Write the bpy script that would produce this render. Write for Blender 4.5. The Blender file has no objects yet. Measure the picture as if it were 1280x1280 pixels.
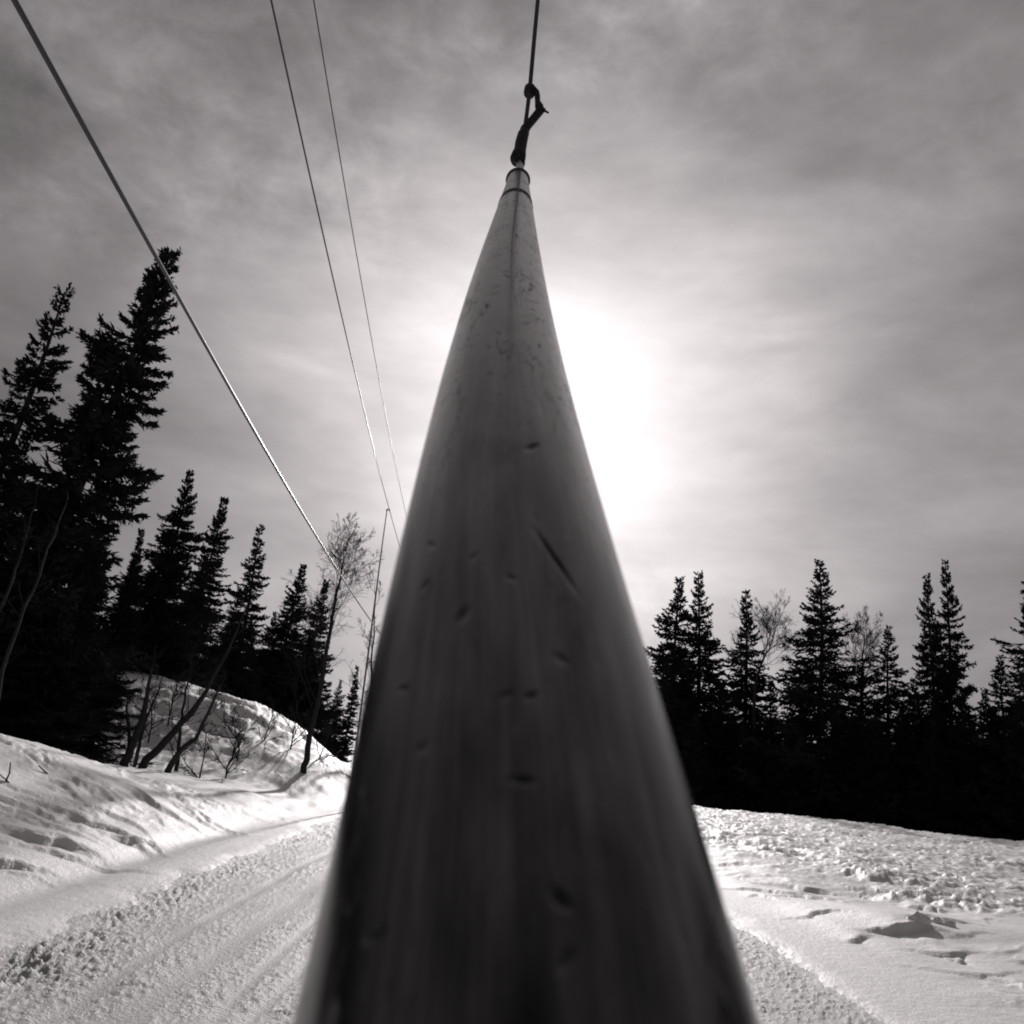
import bpy, bmesh, math, random
import numpy as np
from math import radians, sin, cos, tan, pi, atan2, hypot
from mathutils import Matrix, Vector

S = bpy.context.scene
COL = S.collection

# ------------------------------------------------------------------ camera
CAM_H = 1.4
PITCH, ROLL = radians(16.1), radians(5.9)
FPX = 1072.0                       # focal length in pixels of a 1280 square
cam_d = bpy.data.cameras.new('camera')
cam_d.sensor_fit = 'HORIZONTAL'; cam_d.sensor_width = 36.0
cam_d.lens = 36.0 * FPX / 1280.0
cam_d.clip_start = 0.01; cam_d.clip_end = 5000
cam_d.dof.use_dof = True; cam_d.dof.focus_distance = 14.0; cam_d.dof.aperture_fstop = 32.0
cam = bpy.data.objects.new('camera', cam_d); COL.objects.link(cam)
CAMROT = (Matrix.Rotation(pi / 2 + PITCH, 3, 'X') @ Matrix.Rotation(ROLL, 3, 'Z'))
cam.matrix_world = Matrix.Translation((0, 0, CAM_H)) @ CAMROT.to_4x4()
S.camera = cam

# ------------------------------------------------------------------ world and sun
SUN_EL, SUN_AZ = radians(22.3), radians(3.0)
SUN_DIR = (cos(SUN_EL) * sin(SUN_AZ), cos(SUN_EL) * cos(SUN_AZ), sin(SUN_EL))
TINT = (1.0, 0.935, 0.945)

world = bpy.data.worlds.new('World'); S.world = world; world.use_nodes = True
nt = world.node_tree; nt.nodes.clear()

class NB:
    """small node-building helper"""
    def __init__(s, nt): s.nt = nt
    def n(s, typ, **kw):
        nd = s.nt.nodes.new(typ)
        for k, v in kw.items(): setattr(nd, k, v)
        return nd
    def link(s, a, b): s.nt.links.new(a, b)
    def put(s, sock, v):
        if hasattr(v, 'is_linked') or isinstance(v, bpy.types.NodeSocket): s.link(v, sock)
        else: sock.default_value = v
    def m(s, op, a, b=0.0, c=None, clamp=False):
        nd = s.n('ShaderNodeMath', operation=op); nd.use_clamp = clamp
        s.put(nd.inputs[0], a)
        if op not in ('ARCCOSINE', 'EXPONENT', 'ABSOLUTE', 'SINE', 'FRACT', 'SQRT'): s.put(nd.inputs[1], b)
        if c is not None: s.put(nd.inputs[2], c)
        return nd.outputs[0]
    def vm(s, op, a, b=None, out=0):
        nd = s.n('ShaderNodeVectorMath', operation=op)
        s.put(nd.inputs[0], a)
        if b is not None: s.put(nd.inputs[1], b)
        return nd.outputs[out]
    def noise(s, vec, scale, detail=4, rough=.5, dist=0, dim='3D'):
        nd = s.n('ShaderNodeTexNoise', noise_dimensions=dim)
        s.link(vec, nd.inputs['Vector'])
        nd.inputs['Scale'].default_value = scale; nd.inputs['Detail'].default_value = detail
        nd.inputs['Roughness'].default_value = rough; nd.inputs['Distortion'].default_value = dist
        return nd.outputs['Fac']
    def mapping(s, vec, scale=(1, 1, 1), rot=(0, 0, 0), loc=(0, 0, 0)):
        nd = s.n('ShaderNodeMapping'); s.link(vec, nd.inputs[0])
        nd.inputs['Location'].default_value = loc; nd.inputs['Rotation'].default_value = rot
        nd.inputs['Scale'].default_value = scale
        return nd.outputs[0]
    def ramp(s, v, lo, hi, a=0.0, b=1.0, smooth=True):
        nd = s.n('ShaderNodeMapRange'); nd.interpolation_type = 'SMOOTHSTEP' if smooth else 'LINEAR'
        s.link(v, nd.inputs[0])
        for i, x in enumerate((lo, hi, a, b)): nd.inputs[1 + i].default_value = x
        return nd.outputs[0]

w = NB(nt)
D = w.vm('NORMALIZE', w.n('ShaderNodeTexCoord').outputs['Generated'])
sky = w.n('ShaderNodeTexSky'); sky.sky_type = 'NISHITA'; sky.sun_disc = False
sky.sun_elevation = SUN_EL; sky.sun_rotation = SUN_AZ; sky.dust_density = 2.0
bw = w.n('ShaderNodeRGBToBW'); w.link(sky.outputs[0], bw.inputs[0])
nis = w.m('MULTIPLY', bw.outputs[0], 0.10)
ang = w.m('ARCCOSINE', w.vm('DOT_PRODUCT', D, SUN_DIR, out=1))
# thin cloud veil that scatters the sun forwards
def lobe(deg): return w.m('EXPONENT', w.m('MULTIPLY', w.m('POWER', w.m('DIVIDE', ang, radians(deg)), 2.0), -1.0))
halo, core, wide = lobe(14.2), lobe(6.0), lobe(28.0)
c1 = w.noise(w.mapping(D, (1.0, 1.0, 2.0), (0, radians(28), radians(10)), (1.3, .4, .2)), 2.4, 7, .55, .15)
c2 = w.noise(w.mapping(D, (.8, 1.0, 2.3), (radians(12), radians(-38), 0), (3.1, 1.7, 0)), 4.6, 9, .58, .2)
c3 = w.noise(w.mapping(D, (1, 1, 1.4), (0, radians(20), 0), (7.3, 2.2, 0)), 13, 8, .62, .25)
cm_ = w.ramp(w.noise(w.mapping(D, (1, 1, 1), (0, 0, 0), (4.2, 9.2, 1)), 2.1, 2, .5), .42, .62)
cloud = w.m('ADD', w.m('MULTIPLY', w.m('SUBTRACT', c1, .5), 1.3), w.m('MULTIPLY', w.m('SUBTRACT', c2, .5), 1.45))
cloud = w.m('ADD', cloud, w.m('MULTIPLY', w.m('MULTIPLY', w.m('SUBTRACT', c3, .5), 1.6), cm_))
cl = w.m('EXPONENT', w.m('MULTIPLY', cloud, w.m('SUBTRACT', 1.0, w.m('MULTIPLY', lobe(11.0), .6))))
lum = w.m('ADD', w.m('ADD', w.m('MULTIPLY', halo, .45), w.m('MULTIPLY', core, .12)), w.m('MULTIPLY', wide, .29))
lum = w.m('ADD', lum, .105)
lum = w.m('ADD', w.m('MULTIPLY', lum, cl), w.m('MULTIPLY', nis, .08))
mixc = w.vm('SCALE', TINT); mixn = mixc.node; w.link(w.m('MULTIPLY', lum, 10.0), mixn.inputs['Scale'])
bg = w.n('ShaderNodeBackground'); w.link(mixc, bg.inputs[0]); bg.inputs[1].default_value = 0.1
w.link(bg.outputs[0], w.n('ShaderNodeOutputWorld').inputs[0])

sl = bpy.data.lights.new('sun', 'SUN'); sl.energy = 3.25; sl.angle = radians(1.4); sl.color = (1, .955, .950)
so = bpy.data.objects.new('sun', sl); COL.objects.link(so); so.location = (0, 0, 60)
so.rotation_euler = Vector(SUN_DIR).to_track_quat('Z', 'Y').to_euler()

S.cycles.filter_width = 1.9          # a soft, slightly unsharp lens
S.view_settings.view_transform = 'Standard'; S.view_settings.look = 'None'
S.view_settings.exposure = 0.0; S.view_settings.gamma = 1.0; S.view_settings.use_curve_mapping = False

# ------------------------------------------------------------------ helpers
def tag(o, label=None, cat=None, group=None, kind=None):
    for k, v in (('label', label), ('category', cat), ('group', group), ('kind', kind)):
        if v: o[k] = v
    return o

def empty(name, loc, label, cat, group=None):
    o = bpy.data.objects.new(name, None); COL.objects.link(o); o.location = loc
    o.empty_display_size = .2
    return tag(o, label, cat, group)

def mesh_np(name, V, F, smooth=False):
    """numpy verts (n,3) and one (k,3|4) face array -> mesh"""
    me = bpy.data.meshes.new(name)
    V = np.ascontiguousarray(V, dtype=np.float32); F = np.ascontiguousarray(F, dtype=np.int32)
    k, c = F.shape
    me.vertices.add(len(V)); me.vertices.foreach_set('co', V.ravel())
    me.loops.add(k * c); me.loops.foreach_set('vertex_index', F.ravel())
    me.polygons.add(k)
    me.polygons.foreach_set('loop_start', np.arange(0, k * c, c, dtype=np.int32))
    me.polygons.foreach_set('loop_total', np.full(k, c, dtype=np.int32))
    if smooth: me.polygons.foreach_set('use_smooth', np.ones(k, dtype=bool))
    me.update(calc_edges=True)
    return me

def obj(name, me, mat, parent=None, loc=None):
    o = bpy.data.objects.new(name, me); COL.objects.link(o)
    if mat and not me.materials: me.materials.append(mat)
    if parent: o.parent = parent
    if loc is not None: o.location = loc
    return o

def ray(px, py):
    """direction through a point of the photograph, unit depth along the optical axis"""
    return CAMROT @ Vector(((px - 640) / FPX, (640 - py) / FPX, -1.0))

def at_depth(px, py, d):
    return Vector((0, 0, CAM_H)) + ray(px, py) * d

def az_el(px, py):
    d = ray(px, py)
    return atan2(d.x, d.y), atan2(d.z, hypot(d.x, d.y))

def tube_np(pts, rad, seg=8, cap=True):
    """tube along a polyline; returns V,F (quads; caps as degenerate-free fans are collapsed rings)"""
    pts = np.asarray(pts, float); rad = np.broadcast_to(np.asarray(rad, float), (len(pts),)).copy()
    if cap:
        e0 = pts[0] - (pts[1] - pts[0]) * 1e-3; e1 = pts[-1] + (pts[-1] - pts[-2]) * 1e-3
        pts = np.vstack([e0, pts, e1]); rad = np.concatenate([[rad[0] * .02], rad, [rad[-1] * .02]])
    T = np.gradient(pts, axis=0); T /= np.linalg.norm(T, axis=1)[:, None] + 1e-12
    ref = np.array([0, 0, 1.0]) if abs(T[len(T) // 2][2]) < .8 else np.array([1.0, 0, 0])
    A = np.cross(T, ref); A /= np.linalg.norm(A, axis=1)[:, None] + 1e-12
    B = np.cross(A, T)
    a = np.arange(seg) * 2 * pi / seg
    V = pts[:, None] + rad[:, None, None] * (A[:, None] * np.cos(a)[None, :, None] + B[:, None] * np.sin(a)[None, :, None])
    n = len(pts); i = np.arange(n - 1)[:, None] * seg; j = np.arange(seg)[None]; j2 = (j + 1) % seg
    F = np.stack([i + j, i + j2, i + seg + j2, i + seg + j], -1).reshape(-1, 4)
    return V.reshape(-1, 3), F

def join(parts):
    V, F, o = [], [], 0
    for v, f in parts:
        V.append(v); F.append(f + o); o += len(v)
    return np.vstack(V), np.vstack(F)

# ---- noise in numpy
def _hash(ix, iy, seed):
    h = (ix.astype(np.int64) * 374761393 + iy.astype(np.int64) * 668265263 + seed * 1442695041) & 0xFFFFFFFF
    h = ((h ^ (h >> 13)) * 1274126177) & 0xFFFFFFFF
    h = h ^ (h >> 16)
    return (h & 0xFFFF) / 65535.0 * 2 * pi

def pnoise(x, y, seed=0):
    ix = np.floor(x); iy = np.floor(y); fx = x - ix; fy = y - iy
    ux = fx * fx * fx * (fx * (fx * 6 - 15) + 10); uy = fy * fy * fy * (fy * (fy * 6 - 15) + 10)
    def g(dx, dy):
        a = _hash(ix + dx, iy + dy, seed); return np.cos(a) * (fx - dx) + np.sin(a) * (fy - dy)
    n0 = g(0, 0) * (1 - ux) + g(1, 0) * ux; n1 = g(0, 1) * (1 - ux) + g(1, 1) * ux
    return (n0 * (1 - uy) + n1 * uy) * 1.5

def fbm(x, y, seed=0, oct=4, gain=.5):
    s = 0; a = 1.0
    for o in range(oct):
        s = s + a * pnoise(x, y, seed + o * 17); x = x * 2.03 + 5.1; y = y * 2.03 + 1.7; a *= gain
    return s

def sstep(x, a, b):
    t = np.clip((x - a) / (b - a), 0.0, 1.0); return t * t * (3 - 2 * t)

# ------------------------------------------------------------------ materials
def new_mat(name):
    m = bpy.data.materials.new(name); m.use_nodes = True
    b = NB(m.node_tree); pr = m.node_tree.nodes['Principled BSDF']
    return m, b, pr

def set_in(pr, **kw):
    for k, v in kw.items(): pr.inputs[k.replace('_', ' ')].default_value = v

def grey(v): return (v, v * .985, v * .985, 1)

def grey_ramp(b, fac, lo, hi, a=0.0, c=1.0):
    nd = b.n('ShaderNodeMapRange'); b.link(fac, nd.inputs[0])
    for i, x in enumerate((a, c, lo, hi)): nd.inputs[1 + i].default_value = x
    cm = b.n('ShaderNodeCombineColor')
    for i, k in enumerate((1, .985, .985)): b.link(b.m('MULTIPLY', nd.outputs[0], k), cm.inputs[i])
    return cm.outputs[0]

def bump(b, pr, h, strength=.5, dist=.01):
    nd = b.n('ShaderNodeBump'); nd.inputs['Strength'].default_value = strength; nd.inputs['Distance'].default_value = dist
    b.link(h, nd.inputs['Height']); b.link(nd.outputs[0], pr.inputs['Normal'])

def mat_snow(name, lo, hi, s1, d1, s2, d2):
    m, b, pr = new_mat(name); p = b.n('ShaderNodeTexCoord').outputs['Object']
    n1 = b.noise(p, s1, 5, .6); n2 = b.noise(p, s2, 3, .6)
    b.link(grey_ramp(b, b.noise(p, 1.7, 5, .6), lo, hi, .3, .7), pr.inputs['Base Color'])
    set_in(pr, Roughness=.55, Specular_IOR_Level=.25)
    h = b.m('ADD', b.m('MULTIPLY', n1, d1), b.m('MULTIPLY', n2, d2))
    bump(b, pr, h, 1.0, 1.0)
    return m

M_SNOW = mat_snow('drifted_snow', .78, .86, 11, .012, 50, .006)
M_TRACK = mat_snow('crumbly_packed_snow', .50, .60, 40, .020, 110, .010)  # packed snow; tiny shadows between crumbs are put into its darker base colour

def mat_simple(name, lo, hi, rough=.85, scale=14, metal=0.0, stretch=(1, 1, 1), bd=.004):
    m, b, pr = new_mat(name); p = b.mapping(b.n('ShaderNodeTexCoord').outputs['Object'], stretch)
    n = b.noise(p, scale, 5, .6)
    b.link(grey_ramp(b, n, lo, hi, .3, .7), pr.inputs['Base Color'])
    set_in(pr, Roughness=rough, Metallic=metal)
    if metal == 0: set_in(pr, Specular_IOR_Level=.2 if rough < .9 else 0.0)
    if bd: bump(b, pr, n, .6, bd)
    return m

M_NEEDLE = mat_simple('spruce_needles', .022, .038, .95, 3)
M_BARK = mat_simple('spruce_bark', .03, .07, .95, 20, 0, (1, 1, .3), .02)
M_BIRCH = mat_simple('birch_bark', .012, .04, .8, 9, 0, (1, 1, .45), .01)
M_TWIG = mat_simple('bare_twigs', .03, .06, .9, 20)
M_RUBBER = mat_simple('black_rubber', .008, .02, .55, 60, 0, (1, 1, 1), .001)
M_CABLE = mat_simple('greased_cable', .015, .025, .40, 60, 0, (1, 1, 1), 0)
M_CABLE.node_tree.nodes['Principled BSDF'].inputs['Specular IOR Level'].default_value = .7
M_ROPE = mat_simple('dark_rope', .03, .05, .6, 160, 0, (1, 1, 1), 0)
M_STEEL = mat_simple('galvanised_steel', .12, .22, .5, 12, .8)
M_ROD = mat_simple('bright_steel_rod', .7, .8, .6, 40, .3)

# ------------------------------------------------------------------ terrain
CTRL = []
for y in (-30, -15, 0, 5, 10, 15, 20, 27, 35, 45):
    for x in (-2.8, 0, 2.8): CTRL.append((x, y, 0))
for y in (2, 6, 10): CTRL += [(-4.2, y, .16), (-5.4, y, .55), (-6.6, y, .95), (-8.5, y, 1.15), (-13, y, 1.5), (-25, y, 3)]
CTRL += [(-6.7, 12.3, 1.03), (-6.4, 13.6, .82), (-5.5, 16.1, .53), (-4.75, 18.4, .33), (-4.0, 14, .16), (-3.7, 19, .1), (-5.2, 12.3, .55),
         (-7.6, 14.6, .75), (-7.4, 17.6, .45), (-6.6, 20, .5), (-4.3, 21.6, .62), (-8.5, 21, .8),
         (-7.0, 24, 1.75), (-7.9, 26.2, 2.40), (-5.6, 26, 1.72), (-4.3, 26, .95), (-9.5, 24, 2.1), (-10.5, 26.5, 2.75), (-13, 26, 2.9), (-12, 20, 1.5),
         (-7.5, 31, 1.6), (-12, 33, 2.1), (-5, 32, .6), (-9, 40, 1.0), (-15, 45, 1.2), (-25, 30, 3.2), (-30, 50, 3), (-11, 16, 1.0), (-16, 14, 1.9)]
for y in (4, 10, 18, 26, 34): CTRL += [(4.4, y, .12), (7, y, .10), (12, y, .05), (20, y, .0), (30, y, -.1), (45, y, -.3)]
CTRL += [(5, 44, .0), (10.5, 44.4, .03), (15.8, 44.9, .08), (18.8, 45.2, .06), (22.4, 43, .02), (26.5, 43.6, .06), (40, 44, 0),
         (10, 56, -.9), (20, 56, -.9), (30, 56, -.9), (15, 75, -2.1), (30, 75, -2.2), (15, 100, -3.2), (40, 100, -3.4), (60, 60, -1), (0, 70, -.8), (0, 100, -2.4)]
CTRL = np.array(CTRL, float)

def _tps(r2): return r2 * np.log(r2 + 1e-9)
_n = len(CTRL)
_K = _tps(((CTRL[:, None, :2] - CTRL[None, :, :2]) ** 2).sum(-1)) + np.eye(_n) * .02
_Pm = np.hstack([np.ones((_n, 1)), CTRL[:, :2]])
_A = np.block([[_K, _Pm], [_Pm.T, np.zeros((3, 3))]])
_W = np.linalg.solve(_A, np.concatenate([CTRL[:, 2], np.zeros(3)]))

def base_h(x, y):
    x = np.asarray(x, float).ravel(); y = np.asarray(y, float).ravel()
    out = np.empty_like(x)
    for s in range(0, len(x), 40000):
        xs, ys = x[s:s + 40000], y[s:s + 40000]
        r2 = (xs[:, None] - CTRL[None, :, 0]) ** 2 + (ys[:, None] - CTRL[None, :, 1]) ** 2
        out[s:s + 40000] = _tps(r2) @ _W[:_n] + _W[_n] + _W[_n + 1] * xs + _W[_n + 2] * ys
    r = np.hypot(x, y)
    far = np.where(x < -5, 3.5, -5.0 - .01 * np.minimum(r, 400))
    k = sstep(r, 70, 130)
    near = np.clip(out, -6, 5)
    res = near * (1 - k) + far * k
    tr = 1 - sstep(np.abs(x), 2.9, 4.2)
    return res * (1 - tr * (y < 46) * .9)

def ground_z(x, y): return float(base_h([x], [y])[0])

def gpt(px, py):
    """where a sight line meets the mean ground"""
    d = ray(px, py); o = Vector((0, 0, CAM_H)); t = 3.0
    while t < 200:
        p = o + d * t
        if p.z < ground_z(p.x, p.y): break
        t *= 1.01
    return p

# holes and steps in the crust: (px, py, width m, depth m)
SCARPS = [(1135, 1168, .40, .14), (1185, 1190, .35, .05), (1215, 1212, .5, .03), (1200, 1160, .3, .05),
          (905, 1060, .55, .07), (932, 1066, .4, .06), (915, 1085, .5, .06), (985, 1070, .6, .07), (1055, 1092, .5, .07), (1100, 1108, .5, .09), (1160, 1120, .5, .08), (1010, 1112, .5, .06), (960, 1115, .5, .06),
          (45, 1052, .5, .07), (20, 1013, .8, .05), (130, 1030, .6, .05), (180, 1003, .4, .06), (5, 1075, .3, .10), (235, 1006, .3, .06), (295, 1038, .35, .06), (270, 1010, .3, .04), (75, 1062, .3, .05)]
_rs = random.Random(4)
for _k in range(60):
    a_ = _rs.uniform(0, 415); b_ = _rs.uniform(980, 1100 - .12 * a_); SCARPS.append((a_, b_, _rs.uniform(.15, .75), _rs.uniform(.02, .055)))
for _k in range(24):
    a_ = _rs.uniform(885, 1290); b_ = 1040 + .1 * (a_ - 880) + 130 * _rs.random() ** 1.3; SCARPS.append((a_, b_, _rs.uniform(.10, .40), _rs.uniform(.02, .06)))
SC = [q for q in ((gpt(a, b), wd, dp) for a, b, wd, dp in SCARPS) if abs(q[0].x) > 3.7]

def detail(x, y):
    r = np.hypot(x, y)
    ax = np.abs(x)
    off = sstep(ax, 3.3, 5.2)                      # nothing on the groomed lane and its smooth shoulders
    side = np.where(x > 0, 1.0, .8)
    wx = x + .8 * fbm(x * .35, y * .35, 3, 2); wy = y + .8 * fbm(x * .35, y * .35, 9, 2)
    big = fbm(x * .22, y * .22, 21, 3) * .10
    # wind-carved crust: ridges stretched across the view, steep towards the camera
    u = wx * .60 + wy * .30; v = wy * 1.05 - wx * .30
    n = fbm(u * .8, v * .8, 31, 4, .55)
    rid = (1 - np.abs(n) * 1.6); rid = np.clip(rid, 0, 1) ** 2.2
    n2 = fbm(u * 2.1 + 3, v * 2.4, 57, 4, .6)
    rid2 = np.clip(1 - np.abs(n2) * 1.7, 0, 1) ** 2
    patch = sstep(fbm(x * .33, y * .33, 77, 3), -.30, .40)
    h = off * side * (big + rid * (.022 + .055 * (x > 0)) * patch + rid2 * .040 * patch ** 2 + n2 * .020 * patch)
    farr = sstep(x, 3, 6) * sstep(y + .8 * fbm(x * .5, y * .5, 93, 2), 8.5, 20)        # choppy, skied-out snow further up on the right
    n3 = fbm(x * 2.6 + wy * .5, y * 4.2, 91, 4, .66)
    h = h + farr * (np.clip(1 - np.abs(n3) * 1.5, 0, 1) ** 1.5 * .022 + n3 * .015 + np.clip(1 - np.abs(fbm(x * .7, y * 1.1, 95, 4, .55)) * 1.6, 0, 1) ** 2 * .07)
    hill = np.exp(-(((x + 8) / 4.5) ** 2 + ((y - 25) / 4.5) ** 2))
    h = h + hill * (fbm(x * .55 + y * .2, y * 1.3, 15, 4, .5) * .11 + np.clip(1 - np.abs(fbm(x * 1.3, y * 2.6, 16, 3)) * 1.6, 0, 1) ** 2 * .05)
    wob = .10 * fbm(x * 3, y * 3, 5, 2)
    for p, wd, dp in SC:
        dx = (x - p.x) / wd; dy = y - p.y
        e = dy + .16 * np.sin(dx * 2.1 + p.y) + wob
        mask = np.exp(-dx ** 2 * 1.2)
        up = sstep(e, -.03, .06) * np.exp(-np.clip(e, 0, 9) / .9); dn = np.exp(-np.clip(-e, 0, 9) / .35) * (e < .0)
        h = h + mask * dp * .62 * (up * .8 - dn * .55)
    # crumbly lane
    lane = 1 - sstep(ax + .12 * fbm(x * 1.5, y * 1.5, 41, 2), 2.55, 3.1)
    fade = np.clip(1.25 - r / 40, .2, 1)
    cr = fbm(x * 15, y * 15, 43, 3, .7)
    crumbs = np.maximum(cr, -.15) * .012 * (.6 + .8 * sstep(fbm(x * .9, y * .6, 49, 2), -.3, .5))
    ski = np.zeros_like(x)
    for cx, wd, curve in ((-2.05, .06, .0), (-1.7, .10, .0), (-1.25, .05, .0), (-.9, .05, .006), (-1.05, .05, -.004), (-.35, .07, 0), (.4, .07, 0), (1.2, .1, 0), (1.9, .06, 0)):
        xx = cx + curve * (y - 8) ** 2 + .05 * np.sin(y * .5 + cx * 9)
        ski = np.maximum(ski, np.exp(-((x - xx) / wd) ** 2))
    edge = np.exp(-((ax - 2.65) / .28) ** 2)
    broad = fbm(x * 1.1, y * .5, 47, 3) * .018
    h = h + lane * fade * (crumbs * (1 - .95 * ski) * (1 + 1.3 * edge) - .009 * ski + broad) - lane * .05
    # faint smooth side rut on the left shoulder
    h = h - .05 * np.exp(-((x + 3.55) / .16) ** 2) * (y > 0) * sstep(y, 17, 8)
    return h, lane

def build_ground():
    fine = np.radians(np.arange(-40, 40.01, .095))
    coarse = np.radians(np.concatenate([np.arange(40.6, 60, 1.2), np.arange(60, 300, 4), np.arange(300, 319.9, 1.2)]))
    az = np.concatenate([fine, coarse])
    rr = [0.25, .6, 1.0, 1.5, 2.0, 2.5, 3.0]
    r = 3.3
    while r < 48: rr.append(r); r *= (1.0046 if r < 14 else 1.0072)
    while r < 900: rr.append(r); r *= 1.045
    rr = np.array(rr)
    A, Rr = np.meshgrid(az, rr)
    X = (np.sin(A) * Rr).ravel(); Y = (np.cos(A) * Rr).ravel()
    Z = base_h(X, Y); h, lane = detail(X, Y); Z = Z + h * np.clip(1.4 - np.hypot(X, Y) / 100, 0, 1)
    na, nr = len(az), len(rr)
    i = np.arange(nr - 1)[:, None] * na; j = np.arange(na)[None]; j2 = (j + 1) % na
    F = np.stack([i + j, i + na + j, i + na + j2, i + j2], -1).reshape(-1, 4)
    V = np.stack([X, Y, Z], -1)
    # centre cap
    V = np.vstack([V, [0, 0, Z[:na].mean()]])
    cap = np.stack([np.full(na, len(V) - 1), np.arange(na), (np.arange(na) + 1) % na, (np.arange(na) + 1) % na], -1)
    fl = lane[F].mean(1) > .5
    fl &= (Y[F].mean(1) < 46) & (Y[F].mean(1) > -25)
    for nm, sel, mt in (('snow_ground', F[~fl], M_SNOW), ('ski_track', F[fl], M_TRACK)):
        used = np.unique(sel); mp = np.full(len(V), -1); mp[used] = np.arange(len(used))
        o = obj(nm, mesh_np(nm, V[used], mp[sel], True), mt); o['kind'] = 'structure'
        o['label'] = 'wind-crusted snow slope on both sides of the lane' if nm == 'snow_ground' else 'groomed crumbly snow lane with ski tracks under the lift'
build_ground()

def build_far_hill():
    a = np.radians(np.linspace(20, 62, 90)); t = np.linspace(0, 1, 26)
    A, T = np.meshgrid(a, t)
    top = 78 * sstep(np.degrees(A), 22, 42)
    Rr = 430 + 170 * T
    X = np.sin(A) * Rr; Y = np.cos(A) * Rr
    Z = -12 + (top + 6) * T ** .8 + fbm(X * .02, Y * .02, 5, 4) * 6 * T
    V = np.stack([X, Y, Z], -1).reshape(-1, 3); n = len(a)
    i = np.arange(len(t) - 1)[:, None] * n; j = np.arange(n - 1)[None]
    F = np.stack([i + j, i + n + j, i + n + j + 1, i + j + 1], -1).reshape(-1, 4)
    o = obj('hill', mesh_np('hill', V, F[:, ::-1], True), M_SNOW); o['kind'] = 'structure'; o['label'] = 'distant snowy hillside beyond the right-hand spruces'
build_far_hill()

# ------------------------------------------------------------------ lift pole the camera looks along
P_OFF = 0.08                         # camera above the pole axis
P_RAD = 0.0222
TH = math.atan2(464, FPX)
ROT = CAMROT
O = Vector((0, 0, CAM_H))
CY = np.array([1400, 1280, 1084, 955, 795, 640, 565, 485, 400, 325, 226, 180], float)
CX = np.array([664, 659, 649, 643, 635.5, 632, 630.5, 630.5, 632.5, 638, 647.5, 651], float)

def pole_axis(s):
    """camera-space point of the pole axis at arc position s (metres)"""
    yv = s * sin(TH) - P_OFF * cos(TH); dv = s * cos(TH) + P_OFF * sin(TH)
    py = 640 - FPX * yv / dv if dv > .02 else 5000
    cx = np.interp(-py, -CY, CX) if py < 1400 else 664
    return np.array([(cx - 640) / FPX * max(dv, .03), yv, -dv])

def smooth_axis(sv):
    C = np.array([pole_axis(s) for s in sv])
    for _ in range(6):
        C[1:-1, 0] = .25 * C[:-2, 0] + .5 * C[1:-1, 0] + .25 * C[2:, 0]
    return C

def to_world(c):
    return np.array([O + ROT @ Vector(p) for p in np.atleast_2d(c)])

S_TOP = 25.2 * P_OFF
SV = np.concatenate([np.linspace(-.90, .0, 20)[:-1], np.linspace(0, .3, 26)[:-1], np.linspace(.3, S_TOP, 46)])
AX = smooth_axis(SV)
UPV = np.array([0, cos(TH), sin(TH)])         # from the axis towards the camera, camera space
SIDE = np.array([1.0, 0, 0])

def pole_point(s, phi, rad):
    c = np.array([np.interp(s, SV, AX[:, k]) for k in range(3)])
    return c + rad * (cos(phi) * UPV + sin(phi) * SIDE)

# marks on the pole: (photo px, py, half length along axis m, half width m, tilt, strength)
def pole_uv(px, py):
    best = None
    for s in np.linspace(.03, S_TOP, 700):
        c = np.array([np.interp(s, SV, AX[:, k]) for k in range(3)])
        for phi in np.linspace(-1.25, 1.25, 41):
            q = c + P_RAD * (cos(phi) * UPV + sin(phi) * SIDE)
            e = (640 + FPX * q[0] / -q[2] - px) ** 2 + (640 - FPX * q[1] / -q[2] - py) ** 2
            if best is None or e < best[0]: best = (e, s, phi)
    return best[1], best[2]

DENTS = [(695, 697, .0080, .00062, .30, 1.0), (668, 868, .0009, .0008, 0, 1.0), (648, 977, .0006, .0014, .1, .9), (692, 1131, .0012, .0009, 0, .9),
         (712, 1180, .0012, .0007, 0, .5), (511, 862, .0008, .0008, .2, .7), (575, 772, .0022, .0011, 0, .5), (536, 937, .0012, .0009, 0, .4),
         (466, 1166, .0007, .0012, 0, .7), (531, 735, .0014, .0008, 0, .6), (627, 875, .001, .001, 0, .3), (668, 556, .0034, .0011, 0, .8),
         (700, 830, .0013, .001, 0, .45), (537, 680, .002, .0005, 0, .5), (640, 722, .0012, .001, 0, .4), (590, 700, .0014, .0007, 0, .4)]

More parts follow.
